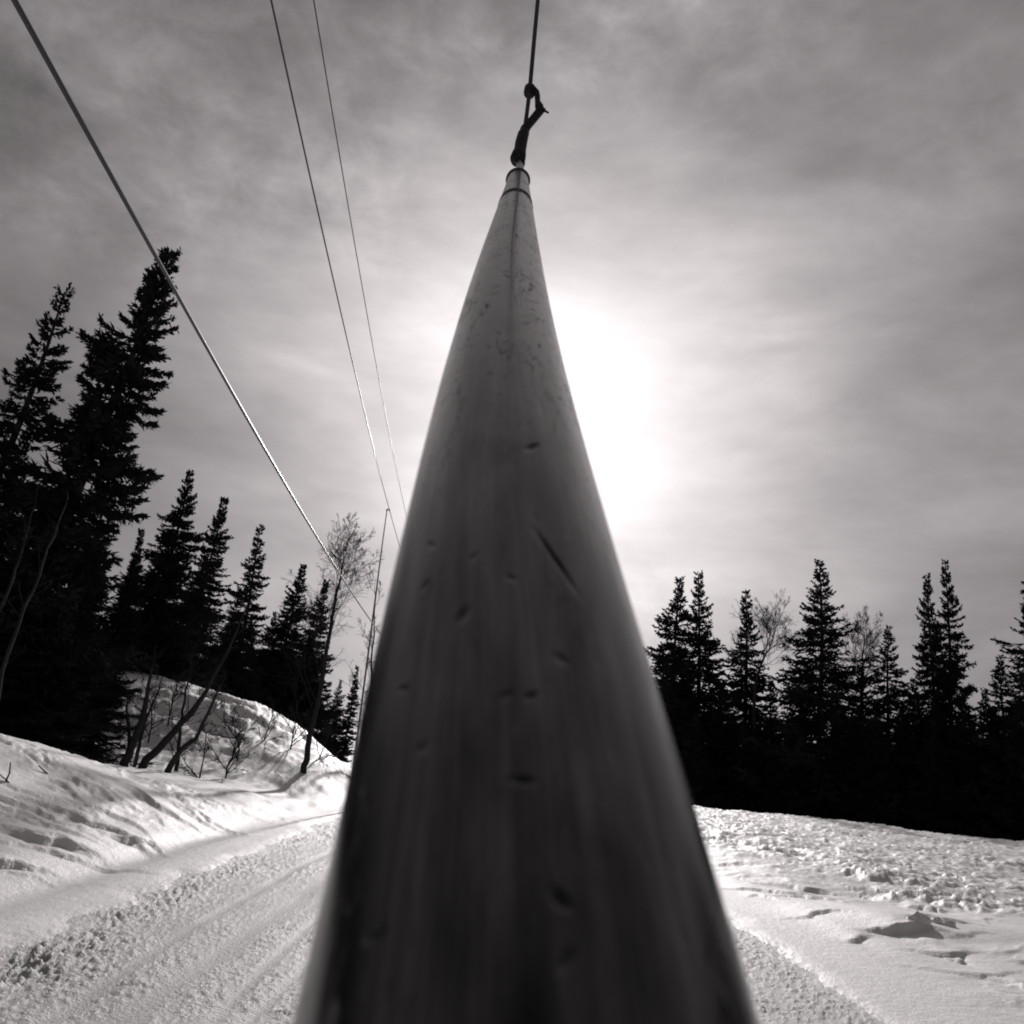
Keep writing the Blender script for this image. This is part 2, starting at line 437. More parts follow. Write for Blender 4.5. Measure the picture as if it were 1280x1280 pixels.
def mat_pole():
    m, b, pr = new_mat('worn_aluminium')
    uv = b.n('ShaderNodeUVMap'); uv.uv_map = 'UVMap'; uvo = uv.outputs[0]      # u = arc round (m), v = along (m)
    p = b.n('ShaderNodeTexCoord').outputs['UV']
    streak = b.noise(b.mapping(uvo, (260, 5, 1)), 1.0, 5, .6, .2)
    blot = b.noise(b.mapping(uvo, (60, 14, 1)), 1.0, 5, .6, .4)
    # short cross scuffs where other poles have knocked against it
    sc = b.noise(b.mapping(uvo, (170, 80, 1), (0, 0, .25), (3, 1, 0)), 1.0, 7, .75, 1.8)
    scuff = b.ramp(sc, .57, .66)
    sq1 = b.noise(b.mapping(uvo, (120, 15, 1), (0, 0, .0), (9, 2, 0)), 1.0, 3, .55, 1.2)
    sq2 = b.noise(b.mapping(uvo, (60, 7, 1), (0, 0, 0), (5, 8, 0)), 1.0, 2, .5)
    squig = b.m('MULTIPLY', b.ramp(b.m('ABSOLUTE', b.m('SUBTRACT', sq1, .5)), .0, .022, 1.0, 0.0), b.ramp(sq2, .50, .60))
    scuff = b.m('MAXIMUM', scuff, squig)
    dark = None
    sx = b.n('ShaderNodeSeparateXYZ'); b.link(uvo, sx.inputs[0])
    for (px, py, hl, hw, tilt, st) in DENTS:
        s, phi = pole_uv(px, py); u0 = phi * P_RAD
        if hl < .005: hl *= .90; hw *= .84; tilt += .38 * sin(px * 1.7); st *= .9
        du = b.m('SUBTRACT', sx.outputs[0], u0); dv = b.m('SUBTRACT', sx.outputs[1], s)
        du2 = b.m('ADD', du, b.m('MULTIPLY', dv, tilt))
        q = b.m('ADD', b.m('POWER', b.m('DIVIDE', du2, hw), 2.0), b.m('POWER', b.m('DIVIDE', dv, hl), 2.0))
        k = b.m('MULTIPLY', b.m('EXPONENT', b.m('MULTIPLY', b.m('POWER', q, 1.7), -1.0)), st)
        dark = k if dark is None else b.m('MAXIMUM', dark, k)
    band = b.noise(b.mapping(uvo, (170, 1.6, 1), (0, 0, 0), (1.3, 4, 0)), 1.0, 3, .5)
    fine = b.noise(b.mapping(uvo, (1500, 24, 1)), 1.0, 4, .6)
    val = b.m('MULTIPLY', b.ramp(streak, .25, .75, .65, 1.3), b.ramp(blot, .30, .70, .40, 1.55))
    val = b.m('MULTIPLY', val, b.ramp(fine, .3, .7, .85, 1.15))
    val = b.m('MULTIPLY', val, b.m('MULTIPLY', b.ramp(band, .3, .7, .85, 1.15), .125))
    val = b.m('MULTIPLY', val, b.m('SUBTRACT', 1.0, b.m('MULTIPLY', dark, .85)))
    scm = b.m('MULTIPLY', scuff, b.ramp(sx.outputs[1], .08, .32, .16, .88))
    val = b.m('MULTIPLY', val, b.m('SUBTRACT', 1.0, scm))
    cm = b.n('ShaderNodeCombineColor')
    for i, k in enumerate((1, .97, .97)): b.link(b.m('MULTIPLY', val, k), cm.inputs[i])
    b.link(cm.outputs[0], pr.inputs['Base Color'])
    set_in(pr, Specular_IOR_Level=0.0)
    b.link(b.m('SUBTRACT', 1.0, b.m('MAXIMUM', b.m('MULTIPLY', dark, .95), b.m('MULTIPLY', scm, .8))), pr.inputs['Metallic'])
    b.link(b.m('ADD', b.m('ADD', b.m('MULTIPLY', blot, .18), b.m('MULTIPLY', streak, .10)), .11), pr.inputs['Roughness'])
    h = b.m('SUBTRACT', b.m('MULTIPLY', blot, .00010), b.m('MULTIPLY', dark, .0005))
    h = b.m('SUBTRACT', h, b.m('MULTIPLY', scm, .00016))
    h = b.m('ADD', h, b.m('ADD', b.m('MULTIPLY', streak, .00007), b.m('MULTIPLY', band, .00014)))
    bump(b, pr, h, 1.0, 1.0)
    return m
M_POLE = mat_pole()

def shell(svals, rads, seg=64, name='tube', mat=None, parent=None):
    """surface of revolution about the (slightly bent) pole axis with metric UVs"""
    ph = np.linspace(-pi, pi, seg + 1)
    V = []; UV = []
    for s, r in zip(svals, rads):
        for a in ph:
            V.append(pole_point(s, a, r)); UV.append((a * P_RAD, s))
    V = to_world(np.array(V)) - np.array(ORG); UV = np.array(UV)
    n = seg + 1; i = np.arange(len(svals) - 1)[:, None] * n; j = np.arange(seg)[None]
    F = np.stack([i + j, i + j + 1, i + n + j + 1, i + n + j], -1).reshape(-1, 4)
    me = mesh_np(name, V, F, True)
    uvl = me.uv_layers.new(name='UVMap'); uvl.data.foreach_set('uv', UV[F.ravel()].astype(np.float32).ravel())
    return obj(name, me, mat, parent)

ORG = tuple(to_world(pole_axis(-.90))[0])
lp = empty('lift_pole', ORG, 'scratched aluminium drag lift pole rising from the camera to a black hook', 'lift pole')
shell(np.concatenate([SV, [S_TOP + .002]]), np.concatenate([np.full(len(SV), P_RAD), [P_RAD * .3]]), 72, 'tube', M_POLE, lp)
M_COLLAR = mat_simple('dark_collar', .03, .06, .5, 60, .3)
cs = S_TOP - .02
shell([cs, cs + .001, cs + .014, cs + .024, cs + .025], [P_RAD + .0002, P_RAD + .0042, P_RAD + .0048, P_RAD + .0035, P_RAD * .3], 48, 'collar', M_COLLAR, lp)
# dark tape ring lower down
_ok = SV > .1
bs = np.interp(-262, -np.array([640 - FPX * a[1] / -a[2] for a in AX[_ok]]), SV[_ok])
shell([bs, bs + .002, bs + .07, bs + .072], [P_RAD + .0001, P_RAD + .0006, P_RAD + .0006, P_RAD + .0001], 48, 'tape_ring', mat_simple('grey_tape', .05, .08, .8, 90, 0), lp)

def cam_tube(pts, rad, seg, name, mat, parent, org, smooth=True):
    V, F = tube_np(pts, rad, seg)
    return obj(name, mesh_np(name, V - np.array(org), F, smooth), mat, parent)

# rod and cord
def px_depth(px, py, d): return np.array(at_depth(px, py, d))
sv = np.linspace(.30, S_TOP + .003, 60)
def seam_phi(s):
    c = np.array([np.interp(s, SV, AX[:, k]) for k in range(3)]); py = 640 - FPX * c[1] / -c[2]
    want = np.interp(-py, -np.array([560, 480, 400, 345, 290, 236, 216.]), [640, 640, 639, 640, 645, 650, 651.])
    cx = 640 + FPX * c[0] / -c[2]; hw = FPX * P_RAD / -c[2]
    return math.asin(max(-.9, min(.9, (want - cx) / hw)))
cord = to_world(np.array([pole_point(s, seam_phi(s), P_RAD - .00006) for s in sv]))
cam_tube(cord, np.interp(sv, [.3, .5, .9, S_TOP], [.00004, .00022, .0006, .0012]), 6, 'seam', M_COLLAR, lp, ORG)
D0 = -AX[-1][2]
rod = [px_depth(650.5, 228, D0 + .0), px_depth(650, 214, D0 + .05), px_depth(649.8, 199, D0 + .10)]
cam_tube(rod, .0088, 16, 'rod', M_ROD, lp, ORG)
rc = [px_depth(651, 217, D0 + .035), px_depth(650.6, 210, D0 + .045), px_depth(650.2, 200, D0 + .09)]
cam_tube(rc, .0013, 6, 'cord', M_COLLAR, lp, ORG)
HK = D0 + .075
sleeve = [(647, 201.5, .0135), (647.2, 198.5, .0160), (648.6, 193.5, .0150), (650, 188, .0125), (651.5, 178, .0128), (654, 168, .0120), (655.5, 164, .0095)]
cam_tube([px_depth(a, b_, HK + .0022 * (204 - b_)) for a, b_, _ in sleeve], [r * 1.12 for *_, r in sleeve], 16, 'sleeve', M_RUBBER, lp, ORG)
kn = [(642.5, 195, .004), (643, 195.6, .009), (644.5, 197, .012), (646.5, 199, .010), (648, 200, .004)]
cam_tube([px_depth(a, b_, HK - .008) for a, b_, _ in kn], [r for *_, r in kn], 12, 'knot', M_RUBBER, lp, ORG)
tail = [(653.5, 200, .005), (654.2, 205, .0042), (654, 210, .0012)]
cam_tube([px_depth(a, b_, HK - .004) for a, b_, _ in tail], [r for *_, r in tail], 8, 'tape_tail', M_RUBBER, lp, ORG)
arm = [(654.5, 168, .0105), (656, 162, .0095), (659.5, 157, .0085), (667, 148.5, .0082), (673, 141, .0085), (675.5, 138, .0088), (674, 133.5, .0088),
       (672, 127, .0055), (671.7, 120, .0058), (670.5, 115.5, .0065), (667.5, 112.5, .0072), (664, 112.3, .0072)]
HP = HK + .09
cam_tube([px_depth(a, b_, HP + .0018 * (168 - b_)) for a, b_, _ in arm], [r * 1.22 for *_, r in arm], 12, 'hook_arm', M_RUBBER, lp, ORG)
lug = [(674, 137, .007), (678, 137.6, .0065), (681, 138.6, .006), (681.4, 138.8, .003), (685.8, 141.3, .0026)]
cam_tube([px_depth(a, b_, HP + .055) for a, b_, _ in lug], [r for *_, r in lug], 10, 'hook_lug', M_RUBBER, lp, ORG)
DE = HP + .0018 * 56
ey = [(661.6, 117.5, .0118), (661.8, 116, .0128), (662.6, 110.5, .0125), (662.9, 109, .010)]
cam_tube([px_depth(a, b_, DE + .0022 * (117 - b_)) for a, b_, _ in ey], [r * 1.15 for *_, r in ey], 16, 'clamp', M_RUBBER, lp, ORG)

# drag rope from the hook to the haul rope overhead
rp = [(655.5, 164, HP + .01), (658.8, 140, HP + .05), (662.2, 112, DE + .005), (667.3, 54, DE + .17), (672.3, 0, DE + .36), (681, -110, DE + .9), (694, -300, DE + 2.2)]
V, F = tube_np([px_depth(*q) for q in rp], [.0050, .0052, .0056, .0060, .0062, .0066, .007], 10)
dr0 = px_depth(655.5, 164, HP + .01)
tag(obj('drag_rope', mesh_np('drag_rope', V - dr0, F, True), M_ROPE, None, dr0), 'thin dark rope running up from the black hook to the top edge', 'rope')

# crossbar at the lower end, behind the rider's thighs
bb = np.array(ORG)
cam_tube([bb + np.array([x, -.01 + .05 * (abs(x) / .55) ** 2, -.02 - .05 * (abs(x) / .55) ** 2]) for x in np.linspace(-.55, .55, 15)], .024, 12, 'crossbar', M_RUBBER, lp, ORG)

# ------------------------------------------------------------------ the rider who holds the camera
M_CLOTH = mat_simple('black_ski_cloth', .010, .018, .9, 40, 0, (1, 1, 1), .002)
M_SKIN = mat_simple('skin', .32, .38, .6, 30, 0, (1, 1, 1), .001)
def skin_mesh(name, verts, edges, radii, mat, parent, root=0, sub=2):
    me = bpy.data.meshes.new(name); me.from_pydata([tuple(Vector(v) - Vector(parent.location)) for v in verts], edges, [])
    o = obj(name, me, mat, parent)
    md = o.modifiers.new('Skin', 'SKIN'); md.use_smooth_shade = True; md.branch_smoothing = .4
    for i, r in enumerate(radii):
        d = me.skin_vertices[0].data[i]; d.radius = (r, r) if not isinstance(r, tuple) else r; d.use_root = (i == root)
    ss = o.modifiers.new('Subdivision', 'SUBSURF'); ss.levels = sub; ss.render_levels = sub
    return o
RX = -.22
rider = empty('person', (RX, -.42, -.04), 'skier in black jacket and trousers holding the camera beside the pole', 'person')
BV = [(RX, -.42, .92), (RX, -.38, 1.06), (RX, -.34, 1.20), (RX + .03, -.28, 1.36), (RX + .08, -.20, 1.48), (RX + .13, -.12, 1.55),
      (RX - .15, -.26, 1.42), (RX - .27, -.24, 1.18), (RX - .02, -.13, 1.24), (-.095, -.085, 1.33),
      (RX + .21, -.26, 1.42), (RX + .33, -.27, 1.19), (.105, -.15, 1.27), (.090, -.085, 1.35),
      (RX - .10, -.43, .86), (RX - .11, -.36, .50), (RX - .11, -.42, .12), (RX - .11, -.33, .04),
      (RX + .10, -.43, .86), (RX + .11, -.36, .50), (RX + .11, -.42, .12), (RX + .11, -.33, .04)]
BE = [(0, 1), (1, 2), (2, 3), (3, 4), (4, 5), (3, 6), (6, 7), (7, 8), (8, 9), (3, 10), (10, 11), (11, 12), (12, 13), (0, 14), (14, 15), (15, 16), (16, 17), (0, 18), (18, 19), (19, 20), (20, 21)]
BR = [.155, .150, .155, .150, .070, .06, .075, .058, .050, .038, .075, .058, .050, .038, .105, .075, .060, .055, .105, .075, .060, .055]
skin_mesh('body', BV, BE, BR, M_CLOTH, rider)
def head_mesh():
    a = np.linspace(0, 2 * pi, 33)[:-1]; t = np.linspace(.03, pi - .03, 26)
    A, T = np.meshgrid(a, t); x = np.sin(T) * np.sin(A); y = np.sin(T) * np.cos(A); z = np.cos(T)
    k = 1 + 0 * x
    X = x * .076 * (1 - .18 * np.clip(-z, 0, 1) ** 1.5); Y = y * .095 + .012 * np.clip(-z, 0, 1); Z = z * .118
    nose = np.exp(-(x / .16) ** 2 - ((z + .12) / .20) ** 2) * (y > 0); Y = Y + .026 * nose
    eye = np.exp(-((np.abs(x) - .38) / .16) ** 2 - ((z - .06) / .10) ** 2) * (y > 0); Y = Y - .010 * eye
    lip = np.exp(-(x / .28) ** 2 - ((z + .48) / .07) ** 2) * (y > 0); Y = Y + .006 * lip
    ear = np.exp(-((np.abs(x) - 1) / .12) ** 2 - (y / .22) ** 2 - (z / .25) ** 2); X = X + np.sign(x) * .014 * ear
    n = len(a); i = np.arange(len(t) - 1)[:, None] * n; j = np.arange(n)[None]; j2 = (j + 1) % n
    return np.stack([X, Y, Z], -1).reshape(-1, 3), np.stack([i + j, i + n + j, i + n + j2, i + j2], -1).reshape(-1, 4)
hv, hf = head_mesh()
hrot = np.array(Matrix.Rotation(radians(-62), 3, 'X')); hc = np.array([RX + .19, -.035, 1.64]) - np.array(rider.location)
obj('head', mesh_np('head', hv @ hrot.T + hc, hf, True), M_SKIN, rider)
hat = hv[:, 2] > .028
cv_ = hv.copy(); cv_[:, :2] *= 1.09; cv_[:, 2] = np.maximum(cv_[:, 2], .028) * 1.10
obj('hat', mesh_np('hat', cv_ @ hrot.T + hc, hf, True), M_CLOTH, rider)
for sg, wr in ((-1, BV[9]), (1, BV[13])):
    w0 = Vector(wr); V_ = [w0, w0 + Vector((-.006 * sg, .020, .012)), w0 + Vector((-.012 * sg, .042, .024))]; E_ = [(0, 1), (1, 2)]; R_ = [.032, .036, .030]
    for f_ in range(4):                                      # fingers curled round the camera side
        b_ = len(V_); q = V_[2] + Vector((0, -.012 + .004 * f_, .022 - .017 * f_)); l_ = (.022, .025, .024, .019)[f_]
        V_ += [q + Vector((-.004 * sg, .012, 0)), q + Vector((-.014 * sg, l_, 0)), q + Vector((-.028 * sg, l_ * 1.02, -.002))]
        E_ += [(2, b_), (b_, b_ + 1), (b_ + 1, b_ + 2)]; R_ += [.011, .010, .009]
    b_ = len(V_); V_ += [V_[1] + Vector((-.016 * sg, -.012, .026)), V_[1] + Vector((-.034 * sg, -.012, .040))]
    E_ += [(1, b_), (b_, b_ + 1)]; R_ += [.013, .011]
    skin_mesh('glove', V_, E_, R_, M_CLOTH, rider)
for sg in (-1, 1):
    n = 24; yy = np.linspace(-1.05, .72, n); up = .10 * np.clip((yy - .45) / .27, 0, 1) ** 2; wd = .036 + .012 * np.abs(yy + .15); wd[-1] = .012
    o_ = Vector((RX + .11 * sg, -.40, .0)); pv = []
    for y_, u_, w_ in zip(yy, up, wd): pv += [(-w_, y_, u_ - .012), (w_, y_, u_ - .012), (w_, y_, u_ + .004), (-w_, y_, u_ + .004)]
    i = np.arange(n - 1)[:, None] * 4; j = np.arange(4)[None]; j2 = (j + 1) % 4
    F = np.stack([i + j, i + j2, i + 4 + j2, i + 4 + j], -1).reshape(-1, 4); F = np.vstack([F, [[3, 2, 1, 0]], [[4 * n - 4, 4 * n - 3, 4 * n - 2, 4 * n - 1]]])
    so_ = empty('ski', o_, ('left' if sg < 0 else 'right') + ' black ski under the skier on the lane', 'ski', 'pair of skis')
    obj('plank', mesh_np('plank', np.array(pv), F), M_RUBBER, so_)
    bv_ = []
    for (x0, x1, y0, y1, z0, z1) in ((-.032, .032, -.16, -.08, .005, .04), (-.032, .032, .14, .20, .005, .035)):
        bv_.append((np.array([(x0, y0, z0), (x1, y0, z0), (x1, y1, z0), (x0, y1, z0), (x0, y0, z1), (x1, y0, z1), (x1, y1, z1 * .8), (x0, y1, z1 * .8)]),
                    np.array([(3, 2, 1, 0), (4, 5, 6, 7), (0, 1, 5, 4), (1, 2, 6, 5), (2, 3, 7, 6), (3, 0, 4, 7)])))
    for v_, f_ in bv_: obj('binding', mesh_np('binding', v_, f_), M_STEEL, so_)
# the medium format camera in the rider's hands: body, film back, open lens barrel
mc = empty('photo_camera', (0, -.02, CAM_H), 'black box camera held over the lower end of the pole', 'camera')
def cam_box(name, x0, x1, y0, y1, z0, z1, bev):
    bm = bmesh.new(); bmesh.ops.create_cube(bm, size=1)
    for v in bm.verts: v.co = ((x0 + x1) / 2 + v.co.x * (x1 - x0), (y0 + y1) / 2 + v.co.y * (y1 - y0), (z0 + z1) / 2 + v.co.z * (z1 - z0))
    bmesh.ops.bevel(bm, geom=bm.edges[:], offset=bev, segments=2, affect='EDGES')
    me = bpy.data.meshes.new(name); bm.to_mesh(me); bm.free(); return obj(name, me, M_RUBBER, mc)
mc.rotation_euler = (PITCH, -ROLL, 0)
cam_box('body', -.052, .052, -.085, -.012, -.050, .050, .004)
cam_box('film_back', -.046, .046, -.135, -.0855, -.046, .046, .008)
cam_box('finder_hood', -.030, .030, -.075, -.020, .0505, .090, .003)

# ------------------------------------------------------------------ overhead ropes
VP = np.array([570, 975.0])
def cable(name, pts, perp, rad, label):
    K = FPX * perp
    pts = np.array(pts, float)
    # resample densely with a smooth curve
    t = np.concatenate([[0], np.cumsum(np.linalg.norm(np.diff(pts, axis=0), axis=1))])
    off = np.linalg.norm(pts - VP, axis=1); inv = K / off                      # depth at each control point
    W = np.array([np.array(at_depth(a, b_, d)) for (a, b_), d in zip(pts, inv)])
    y = W[:, 1]
    cx = np.polyfit(y, W[:, 0], 2); cz = np.polyfit(y, W[:, 2], 2)
    yy = np.concatenate([np.linspace(-4, 20, 160), np.linspace(20, y[-1] * 1.35, 60)[1:]])
    Wd = np.stack([np.polyval(cx, yy), yy, np.polyval(cz, yy)], -1)
    V, F = tube_np(Wd, rad, 16)
    o = obj(name, mesh_np(name, V - Wd[0], F, True), M_CABLE, None, Wd[0])
    return tag(o, label, 'cable', 'overhead lift cables')
cable('lift_cable', [(19.5, 0), (120, 185), (200, 330), (285, 485), (378, 640), (425, 718), (470, 785)], 3.9, .0135,
      'thick near steel cable crossing the left tall spruce, glinting in the sun')
cable('lift_cable', [(339, 0), (380, 190), (442, 455), (462, 540), (485, 635), (497, 672)], 6.0, .0078,
      'middle steel cable that passes the arm of the thin far post')
cable('lift_cable', [(392.5, 0), (425, 200), (460, 400), (482.5, 520), (505, 632)], 8.0, .0066,
      'thinnest steel cable, nearest to the pole and right of the other two')

# thin far post that carries the middle cable
d_post = 20.6
pt = at_depth(483.5, 639, d_post); pb = Vector((pt.x + .1, pt.y, ground_z(pt.x, pt.y) - .2))
post = empty('cable_post', (pb.x, pb.y, pb.z + .2), 'thin steel post with a short bent arm holding the middle cable', 'post')
po = np.array(post.location)
mid = at_depth(476.5, 690, d_post); mid2 = at_depth(469, 750, d_post)
V, F = tube_np([pb, mid2, mid, pt], [.026, .020, .014, .011], 8)
obj('mast', mesh_np('mast', V - po, F, True), M_STEEL, post)
V, F = tube_np([at_depth(483.2, 639, d_post), at_depth(484.2, 636.6, d_post), at_depth(486.6, 636.6, d_post), at_depth(487, 639, d_post)], .02, 8)
obj('arm', mesh_np('arm', V - po, F, True), M_STEEL, post)

# ------------------------------------------------------------------ spruces
def kites(P0, Dv, L, Wd, rng):
    """thin kite-shaped needle sprays, one quad each"""
    n = len(P0)
    R3 = rng.normal(size=(n, 3)); sv_ = np.cross(Dv, R3); sv_ /= np.linalg.norm(sv_, axis=1)[:, None] + 1e-9
    tip = P0 + Dv * L[:, None]; midp = P0 + Dv * (L * .45)[:, None]
    V = np.stack([P0, midp + sv_ * Wd[:, None] * .5, tip, midp - sv_ * Wd[:, None] * .5], 1).reshape(-1, 3)
    F = np.arange(4 * n).reshape(-1, 4)
    return V, F

def spruce_meshes(seed, H, R, whorls=50, per=8, twigs=34, width=.0045, sparse=0.0, expo=.85, droop=.45, skirt=.03, lump=.3):
    """a Norway spruce of height H (base at z=0): trunk mesh and crown mesh"""
    rng = np.random.default_rng(seed)
    zs = skirt + (1 - skirt) * (np.arange(whorls) / whorls) ** .92
    B0, BA, BL, BT = [], [], [], []
    ph = rng.uniform(0, 6.28, 6)
    for z in zs:
        nb = max(3, int(round(per * (.75 + .5 * rng.random()) * (1.0 if z < .85 else .75))))
        a0 = rng.uniform(0, 6.28)
        for k in range(nb):
            if rng.random() < sparse: continue
            a = a0 + k * 2 * pi / nb + rng.normal() * .22
            t = min(z + rng.normal() * .013, .992)
            prof = min(1, (1 - t) ** expo + .012) * (1 - .45 * sstep(np.array(t), .74, .97))
            lm = 1 + lump * (np.sin(a * 2 + t * 23 + ph[0]) * .5 + np.sin(a + t * 41 + ph[1]) * .5 + np.sin(t * 63 + ph[2] + a * 3) * .35)
            L = R * prof * lm * rng.uniform(.72, 1.2)
            if rng.random() < .07: L *= 1.28
            B0.append(min(t, .995) * H); BA.append(a); BL.append(max(L, .012 * H)); BT.append(t)
    B0 = np.array(B0); BA = np.array(BA); BL = np.array(BL); BT = np.array(BT); n = len(B0)
    # curve of a branch: slope goes from start to tip
    up0 = .75 * sstep(BT, .72, 1.0) * 1.3 - droop * (1 - BT) + rng.normal(size=n) * .12
    def bpos(i, u):
        rr_ = BL[i] * u
        zz_ = BL[i] * (up0[i] * u + (.42 * u ** 3 - .30 * u ** 2) * (1.15 - BT[i] * .5) * 1.2)
        return np.stack([np.cos(BA[i]) * rr_, np.sin(BA[i]) * rr_, B0[i] + zz_], -1)
    # trunk and branch wood
    ph2 = rng.uniform(0, 6, 2)
    tz = np.linspace(-.05, 1, 16) * H
    tr = np.stack([.012 * H * np.sin(tz / H * 5 + ph2[0]) * (tz / H), .012 * H * np.sin(tz / H * 4 + ph2[1]) * (tz / H), tz], -1)
    rad = .0135 * H * (1 - np.clip(tz / H, 0, 1)) ** .85 + .0012 * H
    tv, tf = tube_np(tr, rad, 8)
    def tshift(P):
        z = P[:, 2]; k = np.clip(z / H, 0, 1)
        P[:, 0] += .012 * H * np.sin(z / H * 5 + ph2[0]) * k; P[:, 1] += .012 * H * np.sin(z / H * 4 + ph2[1]) * k
        return P
    # twigs
    cnt = np.maximum(7, (twigs * 2.4 * (BL / R) ** .7).astype(int)); idx = np.repeat(np.arange(n), cnt); N = len(idx)
    u = rng.uniform(.02, 1, N) ** .74
    p0 = bpos(idx, u); p1 = bpos(idx, np.minimum(u + .02, 1.05)); dv = p1 - p0; dv /= np.linalg.norm(dv, axis=1)[:, None] + 1e-9
    side = np.cross(dv, [0, 0, 1.0]); side /= np.linalg.norm(side, axis=1)[:, None] + 1e-9
    sg = rng.choice([-1, 1], N) * rng.uniform(.35, 1.1, N)
    tdir = dv * rng.uniform(.5, 1.1, N)[:, None] + side * sg[:, None] + np.array([0, 0, 1.0]) * rng.normal(-.12, .30, N)[:, None]
    tdir /= np.linalg.norm(tdir, axis=1)[:, None]
    tl = BL[idx] * (.14 + .30 * (1 - u)) * rng.uniform(.6, 1.25, N); tl = np.clip(tl, .016 * H, .075 * H)
    wd = width * H * rng.uniform(.7, 1.5, N)
    parts = [kites(tshift(p0.copy()), tdir, tl, wd, rng)]
    # sub twigs forking off half way
    f = rng.random(N) < .75; q0 = p0[f] + tdir[f] * (tl[f] * rng.uniform(.25, .7, f.sum()))[:, None]
    sd = tdir[f] + rng.normal(size=(f.sum(), 3)) * .55; sd /= np.linalg.norm(sd, axis=1)[:, None]
    parts.append(kites(tshift(q0), sd, tl[f] * .6, wd[f] * .85, rng))
    # branch axes as thin 3-sided sticks
    us = np.array([0, .35, .7, 1.0])
    bv, bf = [], []
    for a in range(3):
        i = np.arange(n)
        A0, A1 = tshift(bpos(i, np.full(n, us[a]))), tshift(bpos(i, np.full(n, us[a + 1])))
        w0 = (.0016 * H * (1.05 - us[a])); w1 = (.0016 * H * (1.05 - us[a + 1]))
        bv.append(np.stack([A0 + [0, 0, w0], A0 - [0, 0, w0], A1 - [0, 0, w1], A1 + [0, 0, w1]], 1).reshape(-1, 3))
        bf.append(np.arange(4 * n).reshape(-1, 4))
    parts += list(zip(bv, bf))
    cv, cf = join(parts)
    return mesh_np('trunk', tv, tf, True), mesh_np('crown', cv, cf, False)

def place_spruce(name, px, py, dist, meshes, H0, label, group=None, rot=0, cat='spruce tree', sink=.15, lean=0, wide=1.0):
    az, e = az_el(px, py); x, y = dist * sin(az), dist * cos(az)
    zt = CAM_H + dist * tan(e); zb = ground_z(x, y) - sink
    x -= tan(lean) * (zt - zb)
    t = empty(name, (x, y, zb), label, cat, group)
    k = (zt - zb) / H0
    t.scale = (k * wide, k * wide, k); t.rotation_euler = (0, lean, 0)
    for me_, mt, nm in ((meshes[0], M_BARK, 'trunk'), (meshes[1], M_NEEDLE, 'crown')): obj(nm, me_, mt, t).rotation_euler = (0, 0, rot)
    return t

GL = 'spruces on the left bank and hill'; GR = 'spruces beyond the right-hand snow edge'
# near left trees, each with its own crown
NEAR = [
    (85, 362, 19.5, dict(R=1.5, sparse=.40, twigs=34, lump=.5, expo=.72, droop=.30), 'tall ragged spruce with a thin broken top at the left edge', 3),
    (207, 312, 18.0, dict(R=1.25, twigs=40, per=8, lump=.75, expo=.55, droop=.45), 'tallest dense spruce, its tip crossed by the thick cable', 4),
    (237, 590, 30, dict(R=2.4, twigs=44, per=8, lump=.4), 'pointed dense spruce right of the tallest spruce', 5),
    (277, 624, 39, dict(R=2.0, twigs=40, per=8, lump=.4), 'slimmer dense spruce close beside the pointed dense one', 6),
    (329, 660, 50, dict(R=2.0, sparse=.25, twigs=34, lump=.5), 'open spruce with drooping boughs standing alone against the sky', 7),
    (376, 706, 52, dict(R=2.3, twigs=44, per=8), 'round-shouldered spruce left of the bare birch', 8),
    (407, 727, 50, dict(R=2.2, twigs=40, per=8, lump=.45), 'dark spruce standing directly behind the bare birch trunk', 9),
    (447, 833, 48, dict(R=1.3, sparse=.2, twigs=34), 'small spruce squeezed between the birch and the lift pole', 10),
    (180, 664, 25, dict(R=1.4, sparse=.1, twigs=40, lump=.4), 'short bushy spruce in the gap right of the tallest spruce', 11),
]
for px, py, d, kw, lab, sd in NEAR:
    big = d < 30
    me = spruce_meshes(sd, 11.0, whorls=52 if big else 46, width=.0044 if big else .0054, **kw)
    place_spruce('spruce_tree', px, py, d, me, 11.0, lab, GL, rot=sd * 1.3, lean=radians(6) if d < 20 else radians(1))

PROTO = [spruce_meshes(100 + i, 11.0, R=R_, whorls=44, per=8, twigs=tw, width=.0056, sparse=sp_, lump=lu, expo=ex, droop=dr)
         for i, (R_, tw, sp_, lu, ex, dr) in enumerate([(2.5, 32, .02, .40, .80, .45), (3.3, 34, .0, .35, .92, .35), (2.0, 28, .1, .5, .80, .6), (2.7, 34, .05, .35, .85, .5), (2.4, 28, .15, .55, .75, .4),
                                                        (2.2, 30, .05, .6, .7, .65), (2.9, 32, .08, .45, 1.0, .3)])]
FILL_L = [(112, 735, 19.5, 6), (78, 735, 18.5, 1), (28, 740, 18, 3), (135, 790, 21, 1), (-20, 700, 17, 6), (-25, 470, 17, 0), (35, 545, 21, 1), (100, 560, 23, 3), (143, 640, 22.5, 2), (-60, 560, 22, 1), (70, 640, 27, 0), (128, 650, 30, 1),
          (165, 705, 34, 0), (208, 700, 31, 1), (258, 700, 35, 3), (300, 735, 47, 1), (345, 765, 56, 0), (392, 790, 57, 1), (425, 850, 58, 3), (318, 790, 45, 3), (365, 800, 50, 0), (30, 700, 24, 1)]
for i, (px, py, d, k) in enumerate(FILL_L):
    place_spruce('spruce_tree', px, py, d, PROTO[k], 11.0, 'dark spruce merging into the black mass on the left bank', GL + ', merged', rot=i * 2.1, lean=radians(4) if d < 26 else 0, wide=1.5 if py > 725 and d < 22 else .72 if d < 28 else .9)

